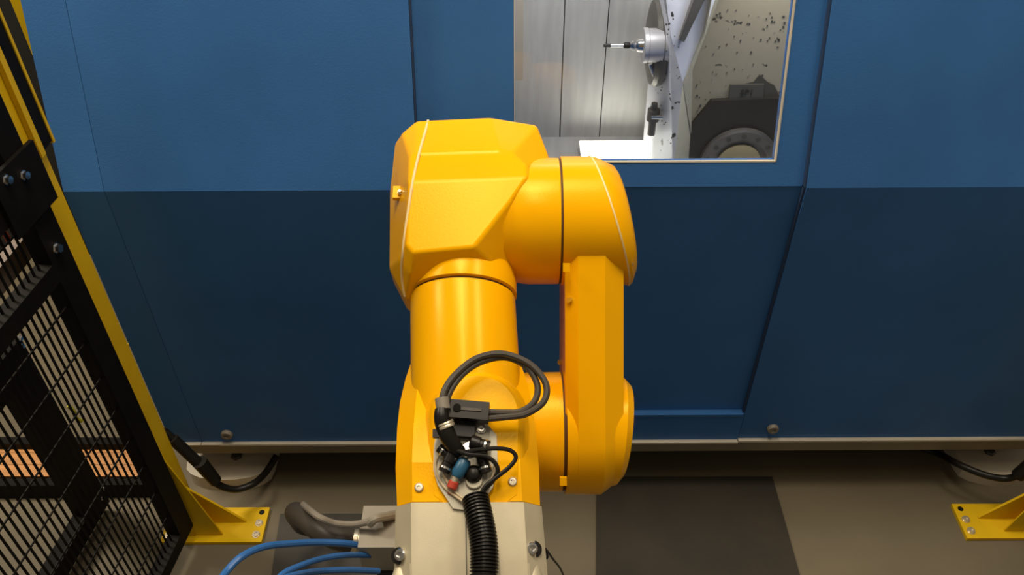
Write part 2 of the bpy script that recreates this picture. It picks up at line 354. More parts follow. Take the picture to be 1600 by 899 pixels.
# turret disc (edge on), holder and probe, all on an axis along X
pc = onY(1012, 71, YE - 0.03); kt = (pc - O).dot(W) / FPX
def ax(u): return onY(u, 71, pc.y).x
q = B(); lathe(q, (ax(1022), pc.y + 0.075, pc.z - 0.03), (1, 0, 0), [(0.0, 50 * kt), (0.006, 66 * kt), (0.016, 70 * kt), (0.03, 68 * kt)], 48); obj('turret_disc', q, 'ring', mc, label='dark steel disc seen on edge')
q = B(); lathe(q, (ax(1004), pc.y, pc.z), (1, 0, 0), [(0, 26 * kt), (0.002, 27 * kt), (0.010, 27 * kt), (0.0101, 25 * kt), (0.012, 25 * kt), (0.013, 26 * kt), (0.046, 26 * kt), (0.0461, 22 * kt), (0.049, 22 * kt), (0.05, 25 * kt), (0.075, 25 * kt)], 36)
hold = obj('tool_holder', q, 'satin', mc)
q = B(); lathe(q, (ax(943), pc.y, pc.z), (1, 0, 0), [(0, 2.6 * kt), (0.017, 2.8 * kt)], 14); obj('probe_tip', q, 'rubber', hold)
q = B(); lathe(q, (ax(953), pc.y, pc.z), (1, 0, 0), [(0, 2.4 * kt), (0.034, 2.4 * kt)], 14); obj('probe_stem', q, 'steel', hold)
q = B(); lathe(q, (ax(974), pc.y, pc.z), (1, 0, 0), [(0, 3.5 * kt), (0.004, 5 * kt), (0.012, 5 * kt), (0.018, 4 * kt)], 16); obj('collet', q, 'rubber', hold)
q = B(); lathe(q, (ax(984), pc.y, pc.z), (1, 0, 0), [(0, 5 * kt), (0.008, 8 * kt), (0.014, 7 * kt), (0.02, 10 * kt), (0.036, 11 * kt)], 20); obj('taper', q, 'steel', hold)
p = onY(1021, 178, YE - 0.02); q = B(); lathe(q, p, (0, 0, 1), [(-0.06, 0.010), (-0.02, 0.010), (-0.018, 0.016), (0.012, 0.016), (0.014, 0.009), (0.03, 0.008)], 16); obj('coolant_nozzle', q, 'ring', mc)
p = onY(1025, 183, YE - 0.035); q = B(); cyl(q, p - V((0.012, 0, 0)), p + V((0.016, 0, 0)), 0.006, n=12); obj('nozzle_clamp', q, 'steel', mc)
p, p2 = onY(1016, 100, YE - 0.035), onY(1026, 126, YE - 0.035); q = B(); cyl(q, p, p2, 0.006, n=10); obj('coolant_pipe', q, 'steel', mc)

# ------------------------------------------------------------------ floor mats
def flat_poly(name, uv, z, th, m):
    q = B(); prism(q, [onZ(u, v, z) for u, v in uv], (0, 0, -th)); bevel(q, 0.002, 1); return obj(name, q, m)
tag(flat_poly('floor_mat', [(932, 745), (1207, 745), (1300, 1079), (930, 1079)], 0.006, 0.006, 'matdark'), 'dark brown rubber mat on the floor right of the robot', 'mat')
tag(flat_poly('steel_floor_plate', [(438, 803), (640, 803), (640, 960), (415, 960)], 0.012, 0.012, 'steelplate'), 'dark steel plate on the floor under the blue hoses', 'plate')

# ------------------------------------------------------------------ fence posts
def post(px0, px1, y0, y1, plx0, plx1, label, side):
    t = thing('fence_post', ((px0 + px1) / 2, (y0 + y1) / 2, 0), label, 'post', 'yellow fence posts bolted to the floor')
    q = B(); box(q, (plx0, 1.236, 0.0), (plx1, 1.343, 0.011)); bevel(q, 0.002, 2)
    bp = obj('base_plate', q, 'post', t)
    q = B(); box(q, (px0, y0, 0.011), (px1, y1, 2.3)); bevel(q, 0.004, 2); obj('column', q, 'post', t)
    for s_, x in ((1, px1),) if side > 0 else ((-1, px0),):
        for yy, L, h, th in ((1.257, 0.072, 0.36, 0.004), (1.296, 0.125, 0.17, 0.006)):
            q = B(); prism(q, [V((x - s_ * 0.01, yy, 0.011)), V((x + s_ * L, yy, 0.011)), V((x + s_ * L, yy, 0.015)), V((x, yy, h)), V((x - s_ * 0.01, yy, h))], (0, th, 0)); obj('gusset', q, 'post', t)
    for x in (plx1 - 0.018, plx0 + 0.018):
        for k, y in enumerate((1.327, 1.293, 1.258)):
            q = B()
            if k == 0: lathe(q, (x, y, 0.0105), (0, 0, 1), [(0, 0.0075), (0.0012, 0.0075)], 14); obj('bolt_hole', q, 'rubber', bp)
            else:
                lathe(q, (x, y, 0.011), (0, 0, 1), [(0, 0.0105), (0.002, 0.0105), (0.0021, 0.008), (0.007, 0.008), (0.0071, 0.004), (0.004, 0.004)], 18); obj('anchor_bolt', q, 'zinc', bp)
    return t
post(-0.902, -0.8415, 1.255, 1.317, -0.93, -0.663, 'yellow floor-bolted fence post beside the black mesh panel', 1)
xr = onZ(1490, 795, 0.011).x
post(xr + 0.178, xr + 0.238, 1.255, 1.317, xr, xr + 0.416, 'yellow fence post foot cut off by the right picture edge', -1)
# yellow light curtain housing fixed to the machine side of the left post
t = thing('light_curtain', (-0.825, 1.32, 1.17), 'yellow safety light curtain with black window fixed high on the left fence post', 'sensor')
q = B(); box(q, (-0.8405, 1.287, 1.17), (-0.831, 1.302, 2.2)); bevel(q, 0.002, 1); obj('housing', q, 'post', t)
q = B(); box(q, (-0.8405, 1.302, 1.175), (-0.833, 1.337, 2.2)); obj('window_strip', q, 'black', t)
q = B(); box(q, (-0.8405, 1.337, 1.17), (-0.831, 1.344, 2.2)); bevel(q, 0.002, 1); obj('rear_flange', q, 'post', t)
q = B(); box(q, (-1.205, 2.0, 0), (-1.145, 2.06, 2.4)); bevel(q, 0.004, 1)
t = thing('fence_post', (-1.175, 2.03, 0), 'far yellow post in the dark gap behind the machine end', 'post', 'yellow fence posts bolted to the floor')
obj('column', q, 'post', t)
q = B(); box(q, (-1.26, 1.97, 0), (-1.09, 2.09, 0.011)); bevel(q, 0.002, 1); obj('base_plate', q, 'post', t)

# ------------------------------------------------------------------ black mesh fence
A0 = V((-0.826, 1.243, 0)); FD = V((-0.134, -0.991, 0)).normalized(); FN = V((0.991, -0.134, 0)).normalized()
def fpt(base, d, z, o=0.0): return base + FD * d + V((0, 0, z)) + FN * o
def fbar(q, base, d0, d1, z0, z1, th=0.032):
    obox(q, fpt(base, (d0 + d1) / 2, (z0 + z1) / 2, -th / 2), FD * (d1 - d0) / 2, FN * th / 2, V((0, 0, (z1 - z0) / 2)))
FL, FT = 0.95, 2.05
fa = thing('mesh_fence_panel', fpt(A0, 0.4, 0), 'tall black mesh fence panel with thin upright wires, attached to the yellow post', 'fence')
for nm, d0, d1, z0, z1 in (('stile', 0, 0.055, 0.08, FT), ('stile', FL - 0.05, FL, 0.08, FT), ('rail', 0.055, FL - 0.05, 0.08, 0.12), ('rail', 0.055, FL - 0.05, 0.965, 1.005), ('rail', 0.055, FL - 0.05, 1.13, 1.20), ('rail', 0.055, FL - 0.05, FT - 0.05, FT)):
    q = B(); fbar(q, A0, d0, d1, z0, z1); bevel(q, 0.003, 1); obj(nm, q, 'black', fa)
q = B(); obox(q, fpt(A0, 0.055 + 0.017, 1.06, -0.016), FD * 0.0018, FN * 0.0018, V((0, 0, 0.97)))
w0 = obj('wire', q, 'black', fa)
k = 1; d = 0.072 + 0.0165
while d < 0.62:
    share(w0, 'wire', fpt(A0, d, 1.06, -0.016), fa); d += 0.0165
q = B(); obox(q, fpt(A0, FL / 2, 0.2, -0.0125), FD * (FL / 2 - 0.05), FN * 0.0012, V((0, 0, 0.0018)))
w1 = obj('cross_wire', q, 'black', fa)
for i in range(1, 18): share(w1, 'cross_wire', fpt(A0, FL / 2, 0.2 + 0.1 * i, -0.0125), fa)
q = B(); obox(q, fpt(A0, 0.045, 1.165, 0.004), FD * 0.062, FN * 0.004, V((0, 0, 0.06))); bevel(q, 0.01, 2); br = obj('bracket', q, 'black', fa)
def hexbolt(p, d, r, parent, m='steel', name='bolt'):
    q = B(); d = V(d).normalized(); lathe(q, V(p) - d * 0.002, d, [(0, r * 1.35), (0.003, r * 1.35), (0.0031, r), (0.0031 + r, r), (0.0035 + r, r * 0.6)], 6); return obj(name, q, m, parent, 20)
for u, v in ((37, 274), (10, 281)): hexbolt(onpl(u, v, fpt(A0, 0, 0, 0.008), FN), FN, 0.007, br)
for u, v in ((88, 388),): hexbolt(onpl(u, v, fpt(A0, 0, 0, 0.0), FN), FN, 0.008, fa)
# lower frame standing behind it
B0 = V((-1.09, 1.345, 0))
fb = thing('guard_frame', fpt(B0, 0.3, 0), 'low black guard frame standing behind the mesh panel, with pointed corner', 'frame')
for nm, d0, d1, z0, z1 in (('stile', 0, 0.085, 0.04, 0.665), ('stile', 0.70, 0.76, 0.04, 0.665), ('rail', 0.085, 0.70, 0.04, 0.095), ('rail', 0.085, 0.70, 0.575, 0.665)):
    q = B(); fbar(q, B0, d0, d1, z0, z1, 0.04); bevel(q, 0.003, 1); obj(nm, q, 'black', fb)
for u, v in ((31, 529), (34, 541), (163, 763), (160, 778)): hexbolt(onpl(u, v, fpt(B0, 0, 0, 0.001), FN), FN, 0.005, fb)
p = onpl(118, 655, fpt(B0, 0, 0, 0.006), FN)
q = B(); tube(q, [p + V((0, 0, 0.05)), p + V((0.006, 0, 0.03)), p + V((0, 0.004, 0)), p + V((0.005, 0.01, -0.02))], 0.005); obj('earth_wire', q, 'wire_yg', fb, label='short yellow-green earth wire')
# things on the floor beyond the fence
pa, pb, pc_, pd = onZ(-60, 690, 0.05), onZ(232, 690, 0.05), onZ(262, 745, 0.05), onZ(-60, 745, 0.05)
t = thing('wooden_platform', (pa + pb) / 2 - V((0, 0, 0.05)), 'low orange-brown board between black rails on the floor behind the fence', 'platform')
for i in range(3):
    f0, f1 = i / 3 + 0.006, (i + 1) / 3 - 0.006
    q = B(); prism(q, [pa.lerp(pd, f0), pb.lerp(pc_, f0), pb.lerp(pc_, f1), pa.lerp(pd, f1)], (0, 0, -0.05)); bevel(q, 0.003, 1); obj('plank', q, 'wood', t)
for (s, e), nm in (((onZ(-60, 688, 0.075), onZ(203, 689, 0.075)), 'edge_rail'), ((onZ(-60, 754, 0.06), onZ(234, 752, 0.06)), 'edge_rail')):
    q = B(); dr = (e - s).normalized(); obox(q, (s + e) / 2 - V((0, 0, 0.03)), (e - s) / 2, V((-dr.y, dr.x, 0)) * 0.012, V((0, 0, 0.03))); bevel(q, 0.002, 1); obj(nm, q, 'black', t)
q = B(); s, e = onZ(203, 689, 0.075), onZ(217, 655, 0.075); cyl(q, s, e, 0.011, n=10); obj('rail_end', q, 'black', t)
s, e = onpl(-20, 455, fpt(A0, 0, 0, -0.09), FN), onpl(50, 368, fpt(A0, 0, 0, -0.09), FN)
q = B(); obox(q, (s + e) / 2, (e - s) / 2, FN * 0.012, FN.cross(e - s).normalized() * 0.022); bevel(q, 0.003, 1)
tag(obj('grey_rail', q, 'palegrey'), 'pinkish grey sloping rail just behind the mesh near its upper rail', 'rail')
q = B(); tube(q, [onpl(u, v, fpt(A0, 0, 0, -0.12), FN) for u, v in ((-6, 318), (4, 340), (2, 358), (12, 372), (18, 392), (8, 412))], 0.006)
tag(obj('red_cable', q, 'red'), 'dull red cable hanging in the dark behind the fence', 'cable')

# black cables dropping from the posts and going under the machine
def cable(name, pts, r, m, label, cat='cable', grp=None, n=10, k=10):
    q = B(); tube(q, pts, r, n, k); return tag(obj(name, q, m), label, cat, grp)
t = thing('sensor_cable', (-0.76, 1.34, 0), 'black cable with a plug looping from the left yellow post under the machine', 'cable', 'black cables by the fence posts')
q = B(); tube(q, [onY(u, v, y) for u, v, y in ((255, 672, 1.35), (290, 704, 1.34), (318, 735, 1.335), (340, 757, 1.335), (368, 765, 1.345), (396, 756, 1.37), (415, 739, 1.42), (432, 713, 1.47))], 0.0095, 12, 8); obj('cord', q, 'rubber', t)
q = B(); cyl(q, onY(312, 722, 1.33), onY(337, 752, 1.33), 0.019, 0.016, 14); bevel(q, 0.003, 1); obj('plug', q, 'rubber', t)
q = B(); cyl(q, onY(270, 686, 1.342), onY(313, 727, 1.332), 0.0145, 0.0145, 14); obj('sleeve', q, 'rubber', t)
t = thing('sensor_cable', (1.2, 1.36, 0), 'black cable curving from under the machine to the right yellow post', 'cable', 'black cables by the fence posts')
q = B(); tube(q, [onY(u, v, y) for u, v, y in ((1440, 700, 1.50), (1466, 709, 1.47), (1500, 727, 1.40), (1540, 743, 1.36), (1572, 748, 1.345), (1594, 741, 1.335), (1610, 728, 1.33))], 0.0095, 12, 8); obj('cord', q, 'rubber', t)
q = B(); cyl(q, onY(1591, 743, 1.335), onY(1612, 725, 1.33), 0.018, 0.018, 14); bevel(q, 0.003, 1); obj('plug', q, 'rubber', t)

# ------------------------------------------------------------------ robot
E = onY(872, 346, 1.045)                       # middle of the elbow joint seam
RHO = math.radians(24.4)
RX, RY, RH = V((1, 0, 0)), V((0, math.cos(RHO), math.sin(RHO))), V((0, -math.sin(RHO), math.cos(RHO)))
E0 = V((0, E.y, E.z))                          # joint axis point at x = 0
def Lw(x, y, h): return E0 + RX * x + RY * y + RH * h
def LP(u, v, h): return onpl(u, v, E0 + RH * h, RH)
def hit(bvh, u, v, lift=0.0):
    d = ray(u, v).normalized(); h = bvh.ray_cast(O, d)
    return (h[0] + h[1] * lift) if h[0] is not None else None
def toL(p): d = p - E0; return d.x, d.dot(RY), d.dot(RH)
S = onY(878, 674, 0.845); S0 = V((0, S.y, S.z))
rb = thing('industrial_robot', (-0.075, S.y, 0), 'yellow six-axis robot arm reaching back from its elbow, centre of the picture', 'robot')
# pedestal, base and shoulder (mostly behind the forearm)
q = B(); box(q, (-0.195, S.y - 0.12, 0.0), (0.045, S.y + 0.10, 0.54)); bevel(q, 0.006, 2)
tag(obj('robot_pedestal', q, 'greybox'), 'square grey pedestal hidden beneath the yellow robot', 'pedestal')
q = B(); lathe(q, (-0.075, S.y, 0.54), (0, 0, 1), [(0, 0.12), (0.02, 0.12), (0.022, 0.105), (0.20, 0.10)], 40); base = obj('base', q, 'alu', rb)
q = B(); lathe(q, (-0.075, S.y, 0.742), (0, 0, 1), [(0, 0.104), (0.10, 0.106), (S.z - 0.742, 0.104), (S.z - 0.742 + 0.05, 0.09), (S.z - 0.742 + 0.08, 0.05)], 40)
obj('shoulder_column', q, 'yellow', rb)
q = B(); lathe(q, (-0.12, S.y, S.z), (1, 0, 0), [(0, 0.07), (0.02, 0.09), (S.x + 0.12 - 0.002, 0.092)], 56); shd = obj('shoulder_joint', q, 'yellow', rb)
# connector box on the base
cb = onY(600, 842, 0.80)
q = B(); box(q, (onY(567, 845, 0.80).x, 0.765, cb.z - 0.042), (-0.16, 0.845, cb.z + 0.030)); bevel(q, 0.006, 2); cbx = obj('connector_box', q, 'greybox', rb)
q = B(); box(q, (onY(586, 886, 0.755).x, 0.72, cb.z - 0.085), (-0.15, 0.80, cb.z - 0.043)); bevel(q, 0.004, 1); blkc = obj('black_connector', q, 'rubber', rb)
for i in range(5):
    q = B(); x = onY(589 + 6 * i, 886, 0.74).x; box(q, (x, 0.716, cb.z - 0.083), (x + 0.003, 0.721, cb.z - 0.045)); obj('rib', q, 'cablegrey', blkc)
q = B(); g0, g1 = onY(568, 846, 0.80), onY(548, 845, 0.80)
lathe(q, g0, g1 - g0, [(0, 0.019), (0.006, 0.019), (0.0061, 0.016), (0.009, 0.016), (0.0091, 0.0195), (0.015, 0.0195), (0.0151, 0.017), (0.022, 0.017)], 20); obj('cable_gland', q, 'zinc', cbx, label='shiny ribbed cable gland')
q = B(); cyl(q, onY(606, 816, 0.83), onY(632, 814, 0.83), 0.011, n=14); obj('plug', q, 'rubber', cbx)
# upper arm link (joins shoulder S and elbow E), plane of the arm is YZ
AD = (V((0, E.y, E.z)) - S0); AL = AD.length; AD.normalize()
AF = V((0, -AD.z, AD.y))                       # towards the camera side
def Aw(x, s, f): return S0 + V((x, 0, 0)) + AD * s + AF * f
xe = E.x + 0.003
def drum(c, x0, prof, tilt, r, q):
    rings = []; n = 72
    for dx, k, tw in prof:
        rings.append([V((x0 + dx + tilt * tw * (math.sin(a)), 0, 0)) + c + (AD * math.sin(a) + AF * math.cos(a)) * r * k for a in [2 * math.pi * i / n for i in range(n)]])
    loft(q, rings)
q = B(); drum(E0, xe, [(0, 1.0, 0), (0.046, 1.0, 0.1), (0.074, 1.0, 1)], -0.030, 0.0985, q); bevel(q, 0.0025, 2, 40)
ua = obj('upper_arm', q, 'yellow', rb)
q = B(); drum(E0, xe, [(0.0745, 1.003, 1), (0.082, 0.98, 0.9), (0.096, 0.86, 0.55), (0.100, 0.78, 0.5)], -0.030, 0.0985, q); bevel(q, 0.003, 2, 30); obj('elbow_cap', q, 'yellow', ua)
q = B(); drum(E0, xe, [(0.073, 1.0, 1), (0.073, 1.008, 1), (0.0755, 1.008, 1), (0.0755, 1.0, 1)], -0.030, 0.0985, q); obj('cap_gasket', q, 'seam', ua, label='pale gasket line around the elbow cap')
q = B(); drum(S0, S.x + 0.003, [(0, 1.0, 0), (0.018, 1.0, 0), (0.060, 0.90, 0.2), (0.086, 0.86, 0.7), (0.096, 0.74, 0.7)], 0.012, 0.096, q); bevel(q, 0.003, 2, 30)
obj('shoulder_cap', q, 'yellow', ua)
def strap(k, fe=0.083, fs=0.0965):
    o = [(AL + 0.02, fe * k)] + [(AL * t, (fs + (fe - fs) * t ** 0.6) * k) for t in (0.75, 0.5, 0.25, 0.1)]
    o += [(-fs * k * math.sin(a), fs * k * math.cos(a)) for a in [math.pi * i / 20 for i in range(21)]]
    o += [(AL * 0.5, -0.088 * k), (AL + 0.02, -0.083 * k)]; return o
q = B(); loft(q, [[Aw(x, s_, f) for s_, f in strap(k)] for x, k in ((xe + 0.003, 0.84), (xe + 0.021, 1.0), (xe + 0.060, 1.0), (xe + 0.089, 0.78))]); bevel(q, 0.004, 2, 32); bvh_b = BVHTree.FromBMesh(q)
obj('link_beam', q, 'yellow', ua, 30)
q = B(); drum(E0, E.x - 0.005, [(0, 0.972, 0), (0.009, 0.972, 0)], 0, 0.0985, q); obj('elbow_gap_ring', q, 'gap', ua, label='dark joint gap at the elbow')
q = B(); drum(S0, S.x - 0.004, [(0, 0.915, 0), (0.009, 0.915, 0)], 0, 0.0985, q); obj('shoulder_gap_ring', q, 'gap', ua, label='dark joint gap at the shoulder')
for u, v, sb in ((891, 469, bvh_b), (888, 688, bvh_b), (877, 566, bvh_b)):
    p = hit(sb, u, v) or onX(u, v, xe + 0.004)
    nr = (AF - X0 * 0.8).normalized(); q = B(); cyl(q, p - nr * 0.003, p + nr * 0.005, 0.0046, 0.0042, 10); obj('bolt', q, 'steel', ua)
# elbow housing: faceted shell
top = [(650, 240, .089), (780, 236, .089), (800, 239, .088), (822, 258, .090), (824, 277, .0985), (800, 312, .0965), (741, 386, .093), (645, 394, .093), (634, 384, .089), (638, 284, .100), (640, 246, .086)]
mid = [(652, 189, .052), (766, 184, .060), (839, 196, .050), (858, 246, .048), (858, 280, .05), (822, 326, .060), (764, 407, .069), (640, 428, .066), (622, 408, .055), (622, 285, .055), (628, 208, .045)]
q = B(); rt = [LP(*p) for p in top]; rm = [LP(*p) for p in mid]
rl = []
for p, (u, v) in zip(rm, [(645, 196), (766, 190), (839, 200), (858, 250), (858, 285), (838, 345), (790, 461), (632, 467), (608, 420), (609, 300), (617, 225)]):
    rl.append(LP(u, v, 0.015))
rl2 = [p - RH * 0.05 for p in rl]
cen = sum(rl2, V()) / len(rl2)
rbm = [cen.lerp(p, 0.86) - RH * 0.05 for p in rl2]
L5 = [[q.verts.new(p) for p in r] for r in (rbm, rl2, rl, rm, rt)]; n = len(top)
for a_, b_ in zip(L5, L5[1:]):
    for i in range(n): q.faces.new((a_[i], a_[(i + 1) % n], b_[(i + 1) % n], b_[i]))
q.faces.new(L5[0][::-1]); T = L5[-1]
q.faces.new([T[i] for i in (0, 1, 2, 3, 4, 9, 10)]); q.faces.new([T[i] for i in (4, 5, 6, 7, 8, 9)])
bmesh.ops.recalc_face_normals(q, faces=q.faces)
bevel(q, 0.0045, 2, 8)
bvh_h = BVHTree.FromBMesh(q)
hous = obj('elbow_housing', q, 'yellow', rb, 50, flat=True)
q = B(); lathe(q, (toL(LP(790, 346, 0))[0], E.y, E.z), (1, 0, 0), [(-0.07, 0.086), (-0.06, 0.0905), (0.0, 0.0915), (0.02, 0.0945), (0.034, 0.0964), (E.x - 0.004 - toL(LP(790, 346, 0))[0], 0.0965), (E.x - 0.0005 - toL(LP(790, 346, 0))[0], 0.0962)], 72); bevel(q, 0.003, 2, 40)
obj('elbow_joint', q, 'yellow', rb)
pts = [hit(bvh_h, u, v, 0.0003) for u, v in ((669, 189), (665, 205), (660, 222), (655, 240), (649, 265), (643, 295), (638, 330), (633, 365), (630, 395), (628, 418), (629, 440), (633, 463))]
q = B(); tube(q, [p for p in pts if p], 0.0021, 8, 3); obj('cover_gasket', q, 'seam', hous, label='pale gasket line along the left cover')
p = hit(bvh_h, 624, 302, 0.0)
if p: q = B(); obox(q, p, V((0.009, 0, 0)), RY * 0.010, RH * 0.004); bevel(q, 0.003, 2); ck = obj('cover_clip', q, 'yellow', hous, label='small recessed clip on the left cover'); hexbolt(p + V((0.002, -0.006, 0.006)), RH, 0.003, hous, 'zinc')
for u, v in ((948, 276), (984, 412)):
    p = onpl(u, v, Aw(xe + 0.098, AL, 0), V((0.8, 0, 0)) + AF * 0.6); p = onpl(u, v, E0 + V((xe + 0.088, 0, 0)), (1, 0.2, 0.0)) if u == 948 else onX(u, v, xe + 0.098)
    hexbolt(p, (1, -0.3, 0.3), 0.0035, ua, 'zinc')
for u, v in ((885, 418), (880, 752), (884, 246)):
    f_ = E0 if v < 500 else S0
    c0 = onpl(u, v, f_ + AF * 0.0955, AF) if v > 300 else None
    if c0: q = B(); obox(q, c0, V((0.005, 0, 0)), AD * 0.006, AF * 0.003); bevel(q, 0.002, 1); obj('joint_stop', q, 'yellow', ua)
# forearm: round tube swelling into the chamfered wrist housing
CX, CY = -0.0725, -0.128
def cxf(y): return CX + 0.052 * (CY - y)
def polyr(a, poly):
    d = V((math.cos(a), math.sin(a), 0)); best = 0
    for (x1, y1), (x2, y2) in zip(poly, poly[1:] + poly[:1]):
        ex, ey = x2 - x1, y2 - y1; den = d.x * ey - d.y * ex
        if abs(den) < 1e-9: continue
        t = (x1 * ey - y1 * ex) / den; s = (x1 * d.y - y1 * d.x) / den
        if t > 0 and -1e-6 <= s <= 1 + 1e-6: best = max(best, t)
    return best
NF = 160
def fsec(y, rc, Wd, tp, fw, ch=0.030):
    pl = [(Wd, -0.05), (Wd, tp - ch), (fw, tp), (-fw, tp), (-Wd, tp - ch), (-Wd, -0.05), (-fw, -0.08), (fw, -0.08)]
    return [Lw(cxf(y) + max(rc, polyr(a, pl)) * math.cos(a), y, max(rc, polyr(a, pl)) * math.sin(a)) for a in [2 * math.pi * (i + .5) / NF for i in range(NF)]]
st = [(-0.129, .0762, .05, .03, .03), (-0.135, .0770, .05, .03, .03), (-0.20, .0770, .074, .012, .055), (-0.23, .0770, .080, .022, .060), (-0.26, .0770, .087, .036, .064), (-0.29, .0768, .0915, .050, .066), (-0.32, .076, .0925, .062, .067), (-0.35, .074, .0925, .072, .068), (-0.375, .07, .0925, .078, .068), (-0.385, .07, .0925, .0815, .068), (-0.400, .07, .092, .083, .068), (-0.437, .07, .0905, .083, .068)]
q = B()
loft(q, [[Lw(cxf(y) + rc * math.cos(a), y, rc * math.sin(a)) for a in [2 * math.pi * (i + .5) / NF for i in range(NF)]] for y, rc in ((-0.129, .0762), (-0.133, .0770), (-0.30, .0770), (-0.40, .0745))])
def fbox(y, Wd, tp, fw, ch=0.030):
    return [Lw(cxf(y) + x, y, h) for x, h in ((Wd, -0.05), (Wd, tp - ch), (fw, tp), (-fw, tp), (-Wd, tp - ch), (-Wd, -0.05), (-fw, -0.08), (fw, -0.08))]
loft(q, [fbox(*t) for t in ((-0.19, .068, -.005, .05), (-0.21, .0765, .006, .054), (-0.25, .0850, .028, .060), (-0.29, .0905, .048, .065), (-0.33, .0925, .064, .067), (-0.372, .0925, .0775, .068), (-0.388, .0925, .0825, .068), (-0.437, .0905, .083, .068))])
bvh_f = BVHTree.FromBMesh(q)
fore = obj('forearm', q, 'yellow', rb, 14)
q = B(); loft(q, [[Lw(CX + r * math.cos(a), y, r * math.sin(a)) for a in [2 * math.pi * i / 72 for i in range(72)]] for y, r in ((-0.05, .070), (-0.085, .0755), (-0.108, .0795), (-0.124, .0795), (-0.1255, .077))])
obj('forearm_collar', q, 'yellow', rb)
q = B(); loft(q, [[Lw(CX + 0.0745 * math.cos(a), y, 0.0745 * math.sin(a)) for a in [2 * math.pi * i / 72 for i in range(72)]] for y in (-0.12, -0.132)]); obj('collar_gap_ring', q, 'gap', rb)
# flat connector boss on top of the tube, rounded at its far end
hp = 0.0845
c = toL(LP(744, 650, hp)); bw = 0.056
def boss(h, grow):
    return [Lw(c[0] + (bw + grow) * math.cos(a), c[1] + (bw + grow) * 1.0 * math.sin(a), h) for a in [math.pi * i / 20 for i in range(21)]] + [Lw(c[0] - bw * 0.95 - grow, c[1] - 0.10, h), Lw(c[0] - 0.02, c[1] - 0.125 - grow, h), Lw(c[0] + 0.02, c[1] - 0.125 - grow, h), Lw(c[0] + bw * 0.95 + grow, c[1] - 0.10, h)]
q = B(); loft(q, [boss(0.06, 0.012), boss(0.074, 0.006), boss(hp - 0.003, 0.001), boss(hp - 0.001, -0.002)]); obj('connector_boss', q, 'yellow', fore, 25)
# wrist in cast aluminium
def wst(y, Wd, tp, fw, ch=0.030): return fsec(y, 0.05, Wd, tp, fw, ch)
q = B(); loft(q, [wst(-0.438, .0915, .0845, .0685), wst(-0.4385, .0925, .0855, .069), wst(-0.50, .0935, .0855, .069), wst(-0.51, .094, .085, .069), wst(-0.62, .096, .079, .069)])
wr = obj('wrist', q, 'alu', rb, 18)
q = B(); loft(q, [[Lw(x, y, 0.03) for x, y in ((-0.1, -0.62), (0.0, -0.62), (0, -0.72), (-0.1, -0.72))], [Lw(x, y, -0.06) for x, y in ((-0.1, -0.62), (0.0, -0.62), (0, -0.72), (-0.1, -0.72))]]); bevel(q, 0.02, 3); obj('tool_flange', q, 'alu', wr)
a, e = LP(728, 815, 0.0853), LP(729, 905, 0.0853)
q = B(); obox(q, (a + e) / 2, (e - a) / 2, RX * 0.0006, RH * 0.0006); obj('casting_line', q, 'cablegrey', wr)
for u, v, s in ((628, 868, -1), (829, 858, 1)):
    p = LP(u, v, 0.068 + (0.006 if s > 0 else 0))
    q = B(); lathe(q, p - RH * 0.016, RH + RX * s * 0.35, [(0, 0.0105), (0.0125, 0.0105), (0.0145, 0.0098)], 24); pk = obj('bolt_pocket', q, 'gap', wr, label='dark bolt pocket')
    pk.data.materials.clear(); pk.data.materials.append(M['rubber'])
    q = B(); d = (RH + RX * s * 0.35).normalized(); lathe(q, p, d, [(-0.004, 0.0072), (0.007, 0.0072), (0.008, 0.006), (0.0081, 0.0038), (0.004, 0.0038)], 20); obj('cap_screw', q, 'steel', wr)
    q = B(); p2 = LP(u + (4 if s < 0 else 0), v + 60, 0.060); lathe(q, p - RH * 0.012 - RY * 0.014, -RY - RX * s * 0.05, [(0, 0.010), (0.02, 0.017), (0.1, 0.022)], 24); obj('screw_rib', q, 'alu', wr)
# two slotted head bolts on the yellow housing
for u, v in ((655, 762), (801, 753), (722, 587)):
    p = hit(bvh_f, u, v) or LP(u, v, 0.08)
    q = B(); lathe(q, p - RH * 0.002, RH, [(0, 0.0058), (0.004, 0.0058), (0.0055, 0.0045), (0.0056, 0.002), (0.004, 0.002)], 16); obj('round_bolt', q, 'zinc', fore)
# connector plate with its fittings
hq = 0.0895
outline = [(690, 652), (757, 658), (776, 680), (778, 728), (770, 762), (748, 792), (726, 797), (708, 795), (684, 758), (677, 735), (678, 694)]
q = B(); prism(q, [LP(u, v, hq) for u, v in outline], -RH * 0.007); bevel(q, 0.0015, 1)
pt = obj('connector_plate', q, 'plate', fore, label='grey metal connector plate')
def onplate(u, v, h=0.0): return LP(u, v, hq + h)
kp = 0.00079
def lfit(name, prof, u, v, m, d=None, h=0.0, n=20, lab=None):
    q = B(); lathe(q, onplate(u, v, h), d or RH, prof, n); return obj(name, q, m, pt, label=lab) if False else obj(name, q, m, fore, label=lab)
